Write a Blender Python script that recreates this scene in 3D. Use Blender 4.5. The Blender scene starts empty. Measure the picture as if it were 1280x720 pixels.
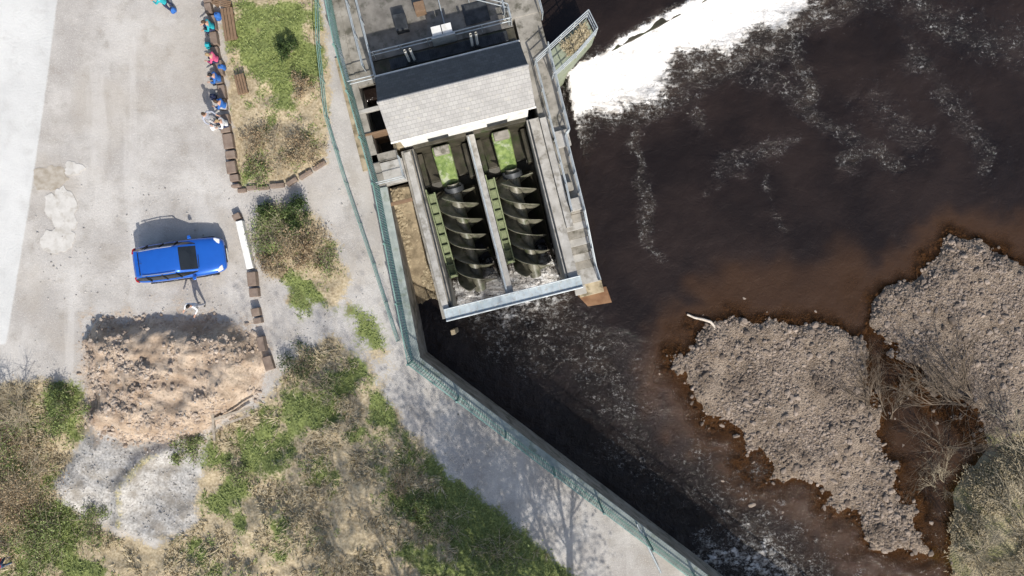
import bpy, math, random
import numpy as np
from mathutils import Vector, Matrix
random.seed(3); rng=np.random.default_rng(5)
F=988.0; H=38.0
def P(px,py,z=0.0):
    s=(H-z)/F
    return Vector(((px-640)*s,(360-py)*s,z))
def P2(l,z=0.0): return [tuple(P(a,b,z)[:2]) for a,b in l]
scene=bpy.context.scene
# ------------------------------------------------------------ noise
_T=np.random.default_rng(11).random((256,256))
def vn(x,y,s=0):
    x=np.asarray(x,float)+s*17.3; y=np.asarray(y,float)+s*31.7
    xi=np.floor(x).astype(int); yi=np.floor(y).astype(int); fx=x-xi; fy=y-yi
    fx=fx*fx*(3-2*fx); fy=fy*fy*(3-2*fy)
    a=_T[xi&255,yi&255]; b=_T[(xi+1)&255,yi&255]; c=_T[xi&255,(yi+1)&255]; d=_T[(xi+1)&255,(yi+1)&255]
    return (a*(1-fx)+b*fx)*(1-fy)+(c*(1-fx)+d*fx)*fy
def fbm(x,y,sc=1.0,o=4,s=0):
    t=0;a=.5;n=0
    for i in range(o):
        t=t+a*vn(x*sc,y*sc,s+i); n+=a; a*=.5; sc*=2.03
    return t/n
def sst(a,b,x):
    t=np.clip((x-a)/(b-a),0,1); return t*t*(3-2*t)
def sdf(x,y,poly):
    x=np.asarray(x,float); y=np.asarray(y,float)
    d=np.full(x.shape,1e9); ins=np.zeros(x.shape,bool); n=len(poly)
    for i in range(n):
        ax,ay=poly[i]; bx,by=poly[(i+1)%n]
        ex,ey=bx-ax,by-ay; t=np.clip(((x-ax)*ex+(y-ay)*ey)/(ex*ex+ey*ey+1e-9),0,1)
        d=np.minimum(d,np.hypot(x-ax-t*ex,y-ay-t*ey))
        c=((ay>y)!=(by>y))&(x<(bx-ax)*(y-ay)/((by-ay) if abs(by-ay)>1e-9 else 1e-9)+ax)
        ins^=c
    return np.where(ins,d,-d)
def sdline(x,y,pts):
    d=np.full(np.shape(x),1e9)
    for (ax,ay),(bx,by) in zip(pts[:-1],pts[1:]):
        ex,ey=bx-ax,by-ay; t=np.clip(((x-ax)*ex+(y-ay)*ey)/(ex*ex+ey*ey+1e-9),0,1)
        d=np.minimum(d,np.hypot(x-ax-t*ex,y-ay-t*ey))
    return d
# ------------------------------------------------------------ nodes
class NT:
    def __init__(s,name):
        s.m=bpy.data.materials.new(name); s.m.use_nodes=True; s.t=s.m.node_tree; s.n=s.t.nodes; s.l=s.t.links
        s.b=s.n['Principled BSDF']; s.out=s.n['Material Output']
        s.co=s.n.new('ShaderNodeTexCoord').outputs['Object']
    def set(s,sock,v):
        if hasattr(v,'is_linked') or hasattr(v,'links'): s.l.new(v,sock)
        elif isinstance(v,(tuple,list)) and len(v)==3 and sock.type=='RGBA': sock.default_value=(*v,1)
        else: sock.default_value=v
    def noise(s,sc,det=5,rough=.55,dist=0,co=None):
        n=s.n.new('ShaderNodeTexNoise'); n.inputs['Scale'].default_value=sc; n.inputs['Detail'].default_value=det
        n.inputs['Roughness'].default_value=rough; n.inputs['Distortion'].default_value=dist
        s.l.new(co or s.co,n.inputs['Vector']); return n.outputs[0]
    def vor(s,sc,feat='F1',co=None,out=0):
        n=s.n.new('ShaderNodeTexVoronoi'); n.feature=feat; n.inputs['Scale'].default_value=sc
        s.l.new(co or s.co,n.inputs['Vector']); return n.outputs[out]
    def mapping(s,scale,rot=(0,0,0),pre=None):
        n=s.n.new('ShaderNodeMapping'); n.inputs['Scale'].default_value=scale; n.inputs['Rotation'].default_value=rot
        s.l.new(pre or s.co,n.inputs['Vector']); return n.outputs[0]
    def attr(s,a):
        n=s.n.new('ShaderNodeAttribute'); n.attribute_name=a; return n.outputs['Fac']
    def island(s): return s.n.new('ShaderNodeNewGeometry').outputs['Random Per Island']
    def math(s,op,a,b=0.0):
        n=s.n.new('ShaderNodeMath'); n.operation=op; s.set(n.inputs[0],a); s.set(n.inputs[1],b); return n.outputs[0]
    def ss(s,x,a,b,lo=0.0,hi=1.0):
        n=s.n.new('ShaderNodeMapRange'); n.interpolation_type='SMOOTHSTEP'
        s.set(n.inputs[0],x)
        for i,v in zip((1,2,3,4),(a,b,lo,hi)): n.inputs[i].default_value=v
        return n.outputs[0]
    def mix(s,f,a,b):
        n=s.n.new('ShaderNodeMix'); n.data_type='RGBA'; s.set(n.inputs[0],f); s.set(n.inputs[6],a); s.set(n.inputs[7],b); return n.outputs[2]
    def bump(s,h,st=.5,d=.05):
        n=s.n.new('ShaderNodeBump'); s.set(n.inputs['Strength'],st); n.inputs['Distance'].default_value=d
        s.l.new(h,n.inputs['Height']); s.l.new(n.outputs[0],s.b.inputs['Normal']); return n
    def fin(s,col,rough=.8,metal=0,spec=None):
        s.set(s.b.inputs['Base Color'],col); s.set(s.b.inputs['Roughness'],rough); s.b.inputs['Metallic'].default_value=metal
        if spec is not None: s.b.inputs['Specular IOR Level'].default_value=spec
        return s.m
def mat(name,c1,c2,sc=3,rough=.8,metal=0,bump=.3,bs=None,island=False,det=6,spec=.3,streak=None):
    n=NT(name); f=n.ss(n.noise(sc,det,.6),.3,.7)
    if island: f=n.math('ADD',n.math('MULTIPLY',f,.35),n.math('MULTIPLY',n.island(),.65))
    col=n.mix(f,c1,c2)
    if streak: col=n.mix(n.ss(n.noise(streak[1],8,.65),.50,.66,0,streak[2]),col,streak[0])
    if bump: n.bump(n.noise(bs or sc*8,6,.6),bump,.03)
    return n.fin(col,rough,metal,spec)
# ------------------------------------------------------------ mesh helpers
def mk(name,V,Fc,mats,mi=None,smooth=False,parent=None,attrs=None):
    V=np.asarray(V,dtype=np.float32).reshape(-1,3)
    me=bpy.data.meshes.new(name)
    if isinstance(Fc,np.ndarray):
        k=Fc.shape[1]; M=len(Fc)
        me.vertices.add(len(V)); me.vertices.foreach_set('co',V.ravel())
        me.loops.add(M*k); me.loops.foreach_set('vertex_index',Fc.astype(np.int32).ravel())
        me.polygons.add(M); me.polygons.foreach_set('loop_start',np.arange(0,M*k,k,dtype=np.int32))
        me.polygons.foreach_set('loop_total',np.full(M,k,dtype=np.int32))
        me.update(calc_edges=True)
    else:
        me.from_pydata([tuple(map(float,v)) for v in V],[],[list(f) for f in Fc]); me.update()
    if not isinstance(mats,(list,tuple)): mats=[mats]
    for m in mats: me.materials.append(m)
    if mi is not None: me.polygons.foreach_set('material_index',np.asarray(mi,dtype=np.int32))
    me.polygons.foreach_set('use_smooth',np.full(len(me.polygons),smooth))
    if attrs:
        for k_,v in attrs.items():
            a=me.attributes.new(k_,'FLOAT','POINT'); a.data.foreach_set('value',np.asarray(v,dtype=np.float32).ravel())
    ob=bpy.data.objects.new(name,me); scene.collection.objects.link(ob)
    if parent: ob.parent=parent
    return ob
def empty(name,loc=(0,0,0)):
    e=bpy.data.objects.new(name,None); e.location=loc; e.empty_display_size=.2; scene.collection.objects.link(e); return e
def bevel(ob,w=.02,seg=2):
    m=ob.modifiers.new('b','BEVEL'); m.width=w; m.segments=seg; m.limit_method='ANGLE'; return ob
def prism(name,poly,z0,z1,m,parent=None,bev=.02):
    n=len(poly)
    z0=z0 if hasattr(z0,'__len__') else [z0]*n; z1=z1 if hasattr(z1,'__len__') else [z1]*n
    a=sum(poly[i][0]*poly[(i+1)%n][1]-poly[(i+1)%n][0]*poly[i][1] for i in range(n))
    if a<0: poly=poly[::-1]; z0=z0[::-1]; z1=z1[::-1]
    V=[(p[0],p[1],z) for p,z in zip(poly,z0)]+[(p[0],p[1],z) for p,z in zip(poly,z1)]
    Fc=[list(range(n))[::-1],list(range(n,2*n))]+[[i,(i+1)%n,n+(i+1)%n,n+i] for i in range(n)]
    ob=mk(name,V,Fc,m,parent=parent)
    if bev: bevel(ob,bev)
    return ob
def tubes(name,A,B,ra,rb,m,sides=6,parent=None,smooth=True):
    A=np.asarray(A,float).reshape(-1,3);B=np.asarray(B,float).reshape(-1,3);N=len(A)
    ra=np.broadcast_to(np.asarray(ra,float),(N,)); rb=np.broadcast_to(np.asarray(rb,float),(N,))
    d=B-A; d/=np.linalg.norm(d,axis=1,keepdims=True)+1e-9
    up=np.where(np.abs(d[:,2:3])>.9,np.array([[1.,0,0]]),np.array([[0,0,1.]]))
    s=np.cross(d,up); s/=np.linalg.norm(s,axis=1,keepdims=True)+1e-9; t=np.cross(s,d)
    an=np.arange(sides)*2*math.pi/sides+math.pi/4; c=np.cos(an)[None,:,None]; q=np.sin(an)[None,:,None]
    r=s[:,None]*c+t[:,None]*q
    V=np.concatenate([A[:,None]+r*ra[:,None,None],B[:,None]+r*rb[:,None,None]],1).reshape(-1,3)
    i=np.arange(sides); j=(i+1)%sides
    f=np.stack([i,j,j+sides,i+sides],1)
    Fc=(f[None]+(np.arange(N)*2*sides)[:,None,None]).reshape(-1,4)
    if sides==4:
        cap=np.array([[3,2,1,0],[4,5,6,7]]); Fc=np.concatenate([Fc,(cap[None]+(np.arange(N)*8)[:,None,None]).reshape(-1,4)])
    return mk(name,V,Fc,m,smooth=smooth and sides>4,parent=parent)
def ribbon(name,pts,w,z0,z1,m,parent=None,off=0):
    pts=[Vector(p[:2]) for p in pts]; L=[];R=[]
    for i,p in enumerate(pts):
        d=Vector((0,0))
        if i>0: d+=(p-pts[i-1]).normalized()
        if i<len(pts)-1: d+=(pts[i+1]-p).normalized()
        d.normalize(); n=Vector((-d.y,d.x)); L.append(p+n*(w/2+off)); R.append(p-n*(w/2-off))
    n=len(pts); V=[(*p,z) for z in (z0,z1) for p in L+R]
    l0=lambda i:i; r0=lambda i:n+i; l1=lambda i:2*n+i; r1=lambda i:3*n+i
    Fc=[]
    for i in range(n-1):
        Fc+=[[l1(i),r1(i),r1(i+1),l1(i+1)],[l0(i),l1(i),l1(i+1),l0(i+1)],[r0(i),r0(i+1),r1(i+1),r1(i)],[l0(i),l0(i+1),r0(i+1),r0(i)]]
    Fc+=[[l0(0),r0(0),r1(0),l1(0)],[l0(n-1),l1(n-1),r1(n-1),r0(n-1)]]
    return bevel(mk(name,V,Fc,m,parent=parent),.02)
def resample(pts,step):
    out=[]
    for a,b in zip(pts[:-1],pts[1:]):
        a=Vector(a);b=Vector(b);n=max(1,round((b-a).length/step))
        for i in range(n): out.append(a.lerp(b,i/n))
    out.append(Vector(pts[-1])); return out
def railing(name,pts,m,h=1.1,rails=(1.1,.6),step=1.4,r=.028,parent=None):
    A=[];B=[]
    for a,b in zip(pts[:-1],pts[1:]):
        for z in rails:
            A.append((a[0],a[1],a[2]+z));B.append((b[0],b[1],b[2]+z))
    for p in resample(pts,step): A.append(tuple(p));B.append((p.x,p.y,p.z+h))
    return tubes(name,A,B,r,r,m,6,parent)
# ------------------------------------------------------------ materials
m_conc=mat('concrete_weathered',(.20,.185,.155),(.36,.335,.29),1.2,.85,streak=((.08,.075,.055),1.6,.85))
m_conc_l=mat('concrete_pale',(.32,.305,.275),(.46,.445,.41),1.5,.85,streak=((.17,.155,.125),2.0,.7))
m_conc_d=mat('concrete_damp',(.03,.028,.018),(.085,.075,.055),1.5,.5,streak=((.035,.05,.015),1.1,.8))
m_tan=mat('sandstone_masonry',(.30,.24,.15),(.46,.39,.27),2,.9,streak=((.12,.10,.06),2.2,.8))
m_white=mat('white_render',(.68,.67,.62),(.80,.79,.75),1,.7,bump=.1,streak=((.42,.40,.33),3,.4))
m_moss=mat('moss',(.10,.155,.045),(.23,.30,.10),4,.95,bump=.8,streak=((.40,.42,.32),1.6,.9))
m_steel=mat('galvanised_steel',(.38,.41,.42),(.52,.56,.57),4,.5,.3,.05)
m_bluesteel=mat('painted_blue_grey_steel',(.34,.40,.42),(.48,.54,.56),2,.5,0,.05,streak=((.3,.27,.2),5,.5))
m_dark=mat('dark_steel',(.03,.033,.036),(.07,.075,.08),3,.5,.3,.1)
m_blade=mat('screw_steel',(.10,.098,.07),(.25,.235,.18),2.2,.45,0,.2,streak=((.06,.08,.03),2,.8),spec=.5)
m_greenst=mat('green_algae_steel',(.12,.15,.07),(.24,.27,.15),3,.7,0,.2,streak=((.06,.07,.03),3,.6))
m_fence=mat('green_fence_paint',(.13,.26,.22),(.24,.37,.33),2,.5,0,.05)
m_wood=mat('weathered_timber',(.16,.10,.06),(.28,.19,.12),5,.85,island=True)
m_drift=mat('bleached_driftwood',(.52,.45,.37),(.7,.63,.54),5,.85)
m_stone=mat('wall_stone',(.15,.105,.08),(.34,.275,.22),3,.9,island=True)
m_bark=mat('bark',(.10,.08,.06),(.2,.165,.125),8,.9)
m_twig=mat('bare_twig',(.32,.27,.18),(.54,.47,.34),3,.9,island=True,bump=0)
m_twigd=mat('dead_branch',(.06,.045,.03),(.24,.19,.14),3,.9,island=True,bump=0)
m_rock=mat('river_cobbles',(.09,.068,.052),(.36,.295,.24),1.1,.85,island=True,bump=.2,streak=((.08,.06,.045),.4,.7))
m_rub=mat('rubble_stone',(.24,.18,.135),(.5,.42,.34),1.1,.9,island=True,bump=.2)
m_grit=mat('grey_grit',(.2,.19,.17),(.5,.48,.45),1.1,.9,island=True,bump=.2)
def leaf(name,a,b):
    n=NT(name); c=n.mix(n.island(),a,b); n.fin(c,.6,0,.25); return n.m
m_leafg=leaf('leaf_green',(.085,.12,.032),(.25,.30,.11))
m_leafd=leaf('leaf_dark',(.025,.045,.015),(.08,.12,.035))
m_leafb=leaf('leaf_russet',(.19,.125,.07),(.40,.31,.19))
m_grassg=leaf('grass_green',(.14,.185,.05),(.32,.37,.14))
m_grassd=leaf('grass_dry',(.34,.275,.15),(.64,.55,.38))
def slate(name,a,b):
    n=NT(name)
    br=n.n.new('ShaderNodeTexBrick'); br.inputs['Scale'].default_value=1; br.inputs['Brick Width'].default_value=.22;br.inputs['Row Height'].default_value=.15
    br.inputs['Mortar Size'].default_value=.006; br.inputs['Color1'].default_value=(*a,1);br.inputs['Color2'].default_value=(*b,1);br.inputs['Mortar'].default_value=(a[0]*.6,a[1]*.6,a[2]*.6,1)
    mp=n.mapping((1,1,1),(0,0,-math.radians(14))); n.l.new(mp,br.inputs['Vector'])
    c=n.mix(n.ss(n.noise(1.3,9,.7),.42,.7,0,.6),br.outputs[0],tuple(x*.6 for x in b))
    c=n.mix(n.ss(n.noise(5,6,.7),.55,.7,0,.5),c,(b[0]*1.25,b[1]*1.2,b[2]*1.05))
    n.bump(br.outputs[1],.3,.01).invert=True
    return n.fin(c,.6,0,.4)
m_slate=slate('roof_slate',(.30,.295,.285),(.35,.345,.33))
# ------------------------------------------------------------ land
bnd=[(418,-900),(418,0),(432,70),(478,235),(520,450),(870,715),(1150,930),(1600,1300)]
bw=P2(bnd); bys=np.array([p[1] for p in bw][::-1]); bxs=np.array([p[0] for p in bw][::-1])
def xb(y): return np.interp(y,bys,bxs)
poly_rub=P2([(108,425),(125,400),(165,402),(205,398),(240,398),(290,402),(318,418),(334,450),(320,495),(285,520),(250,545),(215,552),(150,548),(112,525)])
poly_gr2=P2([(70,612),(90,570),(112,538),(150,535),(235,535),(250,600),(245,655),(190,678),(150,658)])
heap=[(128,560),(90,605),(150,600)]
poly_conc=P2([(-900,-900),(90,-900),(72,0),(55,130),(36,260),(8,430),(-300,470),(-900,470)])
poly_ga=P2([(255,-900),(402,-900),(402,0),(415,110),(408,205),(360,232),(296,236),(288,150),(282,60),(275,0)])
poly_gb=P2([(318,255),(385,262),(420,300),(440,350),(420,390),(385,375),(335,345),(322,300)])
poly_gc=P2([(352,470),(385,430),(420,420),(470,465),(500,520),(560,590),(640,650),(720,720),(900,900),(900,1500),(-900,1500),(-900,475),(0,480),(60,470),(100,480),(112,545),(75,600),(95,640),(150,668),(190,680),(245,655),(250,590),(262,540),(325,505)])
poly_tr=P2([(355,348),(390,360),(395,400),(372,402),(358,385)])
poly_mid=P2([(425,370),(470,380),(500,440),(490,480),(440,430)])
rim=P2([(152,655),(158,610),(180,575),(215,562)])
greens=[(350,60,2.4,.85),(330,15,1.8,.8),(385,510,1.8,.9),(455,405,1.3,.9),(240,560,1.2,.8),(575,630,2.6,1),(640,690,2.8,1),(330,560,1.6,.7),(90,510,1.5,.9),(75,665,2.2,1),(290,620,1.4,.65),(600,720,2.5,.9),(375,375,1.2,.9),(365,285,1.2,.5),(430,480,1.2,.8),(180,650,.9,.5),(320,200,1.2,.4),(480,520,1,.6),(400,570,1.1,.5),(345,650,1.2,.5),(250,690,1.2,.5),(20,600,1.4,.6)]
def dryf(x,y):
    g=np.zeros(np.shape(x))
    for a,b,r,s in greens:
        c=P(a,b); g=np.maximum(g,s*np.exp(-((x-c.x)**2+(y-c.y)**2)/(r*r)))
    return np.clip(1-g*1.3+(fbm(x,y,.9,5,9)-.5)*2.2,0,1)
def landmasks(x,y):
    f=lambda p,w:np.clip(.5+sdf(x,y,p)/w,0,1)
    grass=np.maximum.reduce([f(poly_ga,1.2),f(poly_gb,1.4),f(poly_gc,1.6),f(poly_tr,1.6)*.8,f(poly_mid,2)*.75])
    soil=np.maximum(f(poly_rub,1.2),np.clip(.5+sdf(x,y,poly_rub)/4.5,0,.5)*.85)
    return grass,f(poly_conc,.5),soil,f(poly_gr2,1.)
def landz(x,y):
    g,c,r,r2=landmasks(x,y)
    z=0.03*fbm(x,y,.4,3,2)+sst(.4,.9,g)*(fbm(x,y,1.5,4,3)-.35)*.3
    sg=sdf(x,y,poly_gc); z=z+sst(0,4,sg)*(.35+.9*(fbm(x,y,.28,3,5)-.3)+(fbm(x*1.0+y*.25,y*.6,1.3,4,61)-.5)*.7)
    sr=sdf(x,y,poly_rub)+(fbm(x,y,.8,3,63)-.5)*.8; 
    ridge=1-np.abs(fbm(x,y,1.1,4,64)*2-1)
    z=z+sst(-.2,1.3,sr)*(.7+.75*fbm(x,y,.5,4,6)+.45*(ridge-.6))+sst(0,.5,sr)*(.30*(fbm(x,y,3.,4,8)-.4)+.14*(fbm(x,y,8,2,66)-.5))
    for a,b in heap:
        q=P(a,b); rr=np.hypot(x-q.x,y-q.y); z=z+np.clip(1-rr/1.5,0,1)**.9*.6
    q=P(203,618); z=z-.25*np.exp(-((x-q.x)**2+(y-q.y)**2)/1.1)
    z=z+sst(.2,.8,r2)*.22*(fbm(x,y,2.2,4,67)-.4)
    dr=sdline(x,y,rim); z=z+.35*np.exp(-(dr/.35)**2)
    d=xb(y)-x; k=sst(.2,2.2,d); z=z*k
    return np.where(d<.25,-.02,z)
s=np.concatenate([np.arange(0,34,.12),34+np.cumsum(np.geomspace(.2,9,24))])
ys=np.concatenate([-17-np.cumsum(np.geomspace(.2,12,20))[::-1],np.arange(-17,16.5,.12),16.5+np.cumsum(np.geomspace(.2,12,20))])
Y,S=np.meshgrid(ys,s,indexing='ij'); X=xb(Y)-S
Z=landz(X,Y); g,c,r,r2=landmasks(X,Y); dr=dryf(X,Y); rimm=np.exp(-(sdline(X,Y,rim)/.35)**2); g=np.maximum(g,rimm*.52); dr=np.where(rimm>.3,.5,dr)
def gridf(a,b):
    i=np.arange(a*b).reshape(a,b); return np.stack([i[:-1,:-1],i[:-1,1:],i[1:,1:],i[1:,:-1]],-1).reshape(-1,4)
n=NT('ground'); N1=n.noise(1.1,9,.62); N2=n.noise(9,6,.6); N3=n.noise(45,3,.6); NB=n.noise(.35,6,.6)
grav=n.mix(n.ss(NB,.35,.65),(.40,.375,.345),(.56,.535,.495))
grav=n.mix(n.ss(N1,.48,.72,0,.6),grav,(.31,.28,.24)); grav=n.mix(n.ss(N3,.45,.65,0,.35),grav,(.23,.21,.19)); grav=n.mix(n.ss(n.noise(28,4,.7),.54,.66,0,.6),grav,(.68,.66,.62))
grav=n.mix(n.ss(n.noise(.16,4,.6),.5,.62,0,.4),grav,(.40,.355,.295))
trk=n.noise(.7,5,.6,.3,n.mapping((1.0,.12,1),(0,0,math.radians(-8)))); grav=n.mix(n.ss(trk,.54,.66,0,.35),grav,(.62,.60,.565))
conc=n.mix(n.ss(NB,.3,.7),(.54,.54,.52),(.64,.64,.615)); conc=n.mix(n.ss(N1,.5,.72,0,.4),conc,(.44,.43,.405))
grit=n.mix(n.ss(N2,.35,.65),(.32,.305,.28),(.52,.505,.475)); grit=n.mix(n.ss(N1,.45,.62,0,.7),grit,(.23,.205,.17)); grav=n.mix(n.ss(n.math('ADD',n.attr('grit'),n.math('SUBTRACT',N1,.5)),.35,.6),grav,grit)
soil=n.mix(n.ss(N1,.35,.65),(.38,.285,.205),(.58,.47,.36)); soil=n.mix(n.ss(N2,.46,.7,0,.65),soil,(.23,.17,.12))
gg=n.mix(n.ss(N2,.35,.65),(.12,.145,.045),(.24,.28,.10)); gd=n.mix(n.ss(N2,.3,.7),(.31,.245,.15),(.54,.455,.31))
gr=n.mix(n.ss(n.math('ADD',n.attr('dry'),n.math('MULTIPLY',n.math('SUBTRACT',N2,.5),.6)),.35,.65),gg,gd)
gr=n.mix(n.ss(N1,.56,.72,0,.5),gr,(.17,.13,.085))
pert=n.math('MULTIPLY',n.math('SUBTRACT',n.math('ADD',n.math('MULTIPLY',N1,.6),n.math('MULTIPLY',N2,.4)),.5),1.6)
col=n.mix(n.ss(n.math('ADD',n.attr('conc'),n.math('MULTIPLY',pert,.3)),.38,.62),grav,conc)
col=n.mix(n.ss(n.math('ADD',n.attr('soil'),pert),.3,.62),col,soil)
col=n.mix(n.ss(n.math('ADD',n.attr('grass'),pert),.40,.64),col,gr)
hb=n.math('ADD',n.math('MULTIPLY',N2,.6),n.math('MULTIPLY',N3,.5)); n.bump(hb,n.ss(n.attr('soil'),.5,.9,.55,1),.07)
m_ground=n.fin(col,.95,0,.1)
mk('ground',np.stack([X,Y,Z],-1),gridf(*X.shape)[:,::-1].copy(),m_ground,smooth=True,attrs={'grass':g,'conc':c,'soil':r,'dry':dr,'grit':r2})
def blob(name,cx,cy,rx,ry,m,rot=0,z=.03,seed=1):
    k=44; pts=[]
    for i in range(k):
        a=i/k*2*math.pi; rr=.55+.6*float(vn(math.cos(a)*1.5+seed*3,math.sin(a)*1.5+seed,seed))+.35*float(vn(math.cos(a)*5+seed,math.sin(a)*5,seed+7))
        x=rx*rr*math.cos(a);y=ry*rr*math.sin(a); pts.append((x*math.cos(rot)-y*math.sin(rot),x*math.sin(rot)+y*math.cos(rot)))
    c0=P(cx,cy); return prism(name,[(c0.x+a,c0.y+b) for a,b in pts],z-.04,z,m,bev=0)
m_patch=mat('yard_patch',(.48,.46,.42),(.59,.57,.53),2,.9,streak=((.40,.37,.32),3,.8)); m_patchd=mat('damp_yard_patch',(.31,.27,.21),(.44,.40,.34),3,.9)
blob('yard_patch',78,262,.7,1.2,m_patch,.3,.036,1);blob('yard_patch',70,300,.8,.6,m_patch,0,.040,2);blob('damp_patch',66,222,.85,.65,m_patchd,.2,.032,4);blob('yard_patch',92,212,.5,.35,m_patch,0,.044,5)
# ------------------------------------------------------------ river bed and far bank
ZW=-3.5; ZU=-1.5
pb=lambda l,z=ZW:P2(l,z)
bar1=pb([(846,445),(866,418),(900,408),(960,414),(1010,404),(1060,412),(1085,450),(1098,500),(1108,560),(1135,620),(1170,690),(1120,700),(1040,635),(955,585),(890,530),(855,485)])
bar2=pb([(1098,402),(1115,366),(1150,340),(1195,312),(1250,316),(1290,332),(1700,250),(1700,560),(1290,560),(1215,525),(1160,490),(1114,445)])
bank=pb([(1290,520),(1245,540),(1195,570),(1175,620),(1170,700),(1190,900),(1300,1400),(3600,1400),(3600,-900),(2200,-900),(1700,100),(1500,300),(1500,430)])
shal=pb([(850,350),(900,300),(1060,300),(1200,265),(1400,210),(1400,760),(1180,760),(1060,670),(900,560),(850,500)])
def bedz(x,y):
    z=-5.3+.3*fbm(x,y,.5,3,21)
    z=z+sst(-1.5,3,sdf(x,y,shal)+(fbm(x,y,.4,3,27)-.5)*5)*(.7+.5*fbm(x,y,.35,4,29))
    nz=(fbm(x,y,.8,5,22)-.5)
    z=np.maximum(z,-5.3+sst(-4.2,1.1,sdf(x,y,bar1)+nz*1.9)*(1.98+.4*nz))
    z=np.maximum(z,-5.3+sst(-4.2,1.1,sdf(x,y,bar2)+nz*1.9)*(2.10+.4*nz))
    sb=sdf(x,y,bank); z=np.maximum(z,-5.3+sst(-2.4,2.5,sb+nz)*2.4+np.clip(sb,0,8)*.18)
    return z
xs=np.concatenate([np.arange(-8,27,.18),27+np.cumsum(np.geomspace(.3,14,20))]); ys2=np.concatenate([-19-np.cumsum(np.geomspace(.3,14,20))[::-1],np.arange(-19,19,.18),19+np.cumsum(np.geomspace(.3,14,20))])
Yb,Xb=np.meshgrid(ys2,xs,indexing='ij'); Zb=bedz(Xb,Yb)
gb=np.clip(.5+sdf(Xb,Yb,bank)/2.5,0,1)
n=NT('river_bed'); N1=n.noise(1.3,8,.6);N2=n.noise(10,5,.6)
c_=n.mix(n.ss(N1,.35,.65),(.14,.105,.075),(.27,.215,.165)); c_=n.mix(n.ss(N2,.48,.68,0,.7),c_,(.09,.065,.045))
c_=n.mix(n.ss(n.noise(25,3,.6),.52,.62,0,.6),c_,(.42,.355,.285))
g_=n.mix(n.ss(N1,.4,.6),(.40,.34,.22),(.22,.21,.10)); c_=n.mix(n.ss(n.math('ADD',n.attr('grass'),n.math('SUBTRACT',N1,.5)),.4,.6),c_,g_)
n.bump(n.math('ADD',n.vor(12),N2),.8,.06); m_bed=n.fin(c_,.9,0,.2)
mk('river_bed',np.stack([Xb,Yb,Zb],-1),gridf(*Xb.shape),m_bed,smooth=True,attrs={'grass':gb})
# ------------------------------------------------------------ water
O=P(560,392); th=math.radians(14); U=Vector((math.cos(th),math.sin(th),0)); Vv=Vector((-math.sin(th),math.cos(th),0))
def L(u,v,z=0): p=O+U*u+Vv*v; return Vector((p.x,p.y,z))
crest=[tuple(P(a,b,-1.5)[:2]) for a,b in [(728,72),(860,2),(1010,-82),(1700,-480)]]
xs=np.concatenate([np.arange(-8,27,.12),27+np.cumsum(np.geomspace(.3,14,18))]); ys3=np.concatenate([-19-np.cumsum(np.geomspace(.3,14,18))[::-1],np.arange(-19,19,.12),19+np.cumsum(np.geomspace(.3,14,18))])
Yw,Xw=np.meshgrid(ys3,xs,indexing='ij')
ax,ay=crest[0]; bx,by=crest[-1]; dx,dy=bx-ax,by-ay; ln=math.hypot(dx,dy); dx/=ln;dy/=ln
dup=-(Xw-ax)*dy+(Yw-ay)*dx; sl=(Xw-ax)*dx+(Yw-ay)*dy
ul=(Xw-O.x)*U.x+(Yw-O.y)*U.y; vl=(Xw-O.x)*Vv.x+(Yw-O.y)*Vv.y
dn=-dup+(fbm(Xw,Yw,.5,3,31)-.5)*1.0
dn=np.where((ul<8.6)&(vl<11.2),50,np.where((ul<8.6)&(vl>=11.2),-5,dn))
h=ZU+(ZW-ZU)*sst(0,2.2,dn)
near=np.exp(-np.clip(dn-1.0,0,99)/2.6)*(dn>0)
wav=(fbm(Xw,Yw,1.4,4,33)-.5); wav2=(fbm(Xw,Yw,2.6,3,35)-.5)
wx_=Xw+(fbm(Xw,Yw,.5,3,91)-.5)*2.4; wy_=Yw+(fbm(Xw,Yw,.5,3,95)-.5)*2.4
def gl(lst,w,s_,z=ZW): return s_*np.exp(-(sdline(wx_,wy_,P2(lst,z))/w)**2)
edge=2.4+2.2*(fbm(Xw,Yw,.45,3,71)-.5)+1.6*(fbm(sl,sl*0,.9,3,72)-.5)
foam_glint=np.where((dn>0)&(dn<40),1.5*np.exp(-(np.clip(dn-edge+.2,0,99)/1.25)**2),0)
foam_glint=foam_glint*sst(-.05,.4,dn)
patch=.35+.9*fbm(Xw,Yw,.7,4,97)
parts=[foam_glint]+[q*patch for q in (gl([(740,120),(790,150),(815,210),(825,310)],.45,.5),gl([(870,70),(980,110),(1040,160),(1105,205)],.7,.42),gl([(905,215),(950,190),(985,180)],.7,.38),gl([(960,230),(975,290)],.3,.34),gl([(730,108),(800,125),(880,90),(960,50),(1060,0)],1.1,.85),
 gl([(965,10),(985,60),(1010,110)],.6,.62),gl([(1130,60),(1190,130),(1240,200)],1.0,.33),gl([(1060,205),(1110,208)],.4,.6),gl([(1100,0),(1280,60)],1.4,.34),gl([(850,110),(870,150)],.7,.45),gl([(1080,120),(1150,170)],1.3,.33),
 gl([(600,392),(650,390),(710,382)],1.0,1.1),gl([(600,400),(700,415),(750,450)],1.5,.66),gl([(640,430),(720,470),(790,510)],1.3,.5),gl([(700,380),(740,420),(790,500)],1.1,.42),
 gl([(780,560),(860,600),(960,640),(1060,700)],1.7,.44),gl([(880,700),(960,690),(1010,720)],1.3,1.0),gl([(860,560),(960,590)],.9,.5),gl([(940,660),(1000,760)],1.5,.75),gl([(800,540),(850,640)],1.0,.33))]  # lower rapids streaks: foam plus sun glints painted into the water colour
parts.append(np.where((ul>.3)&(ul<5.95)&(vl<2.3)&(vl>.1),1.2-.25*np.clip(vl-1,0,2),0))
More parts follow.
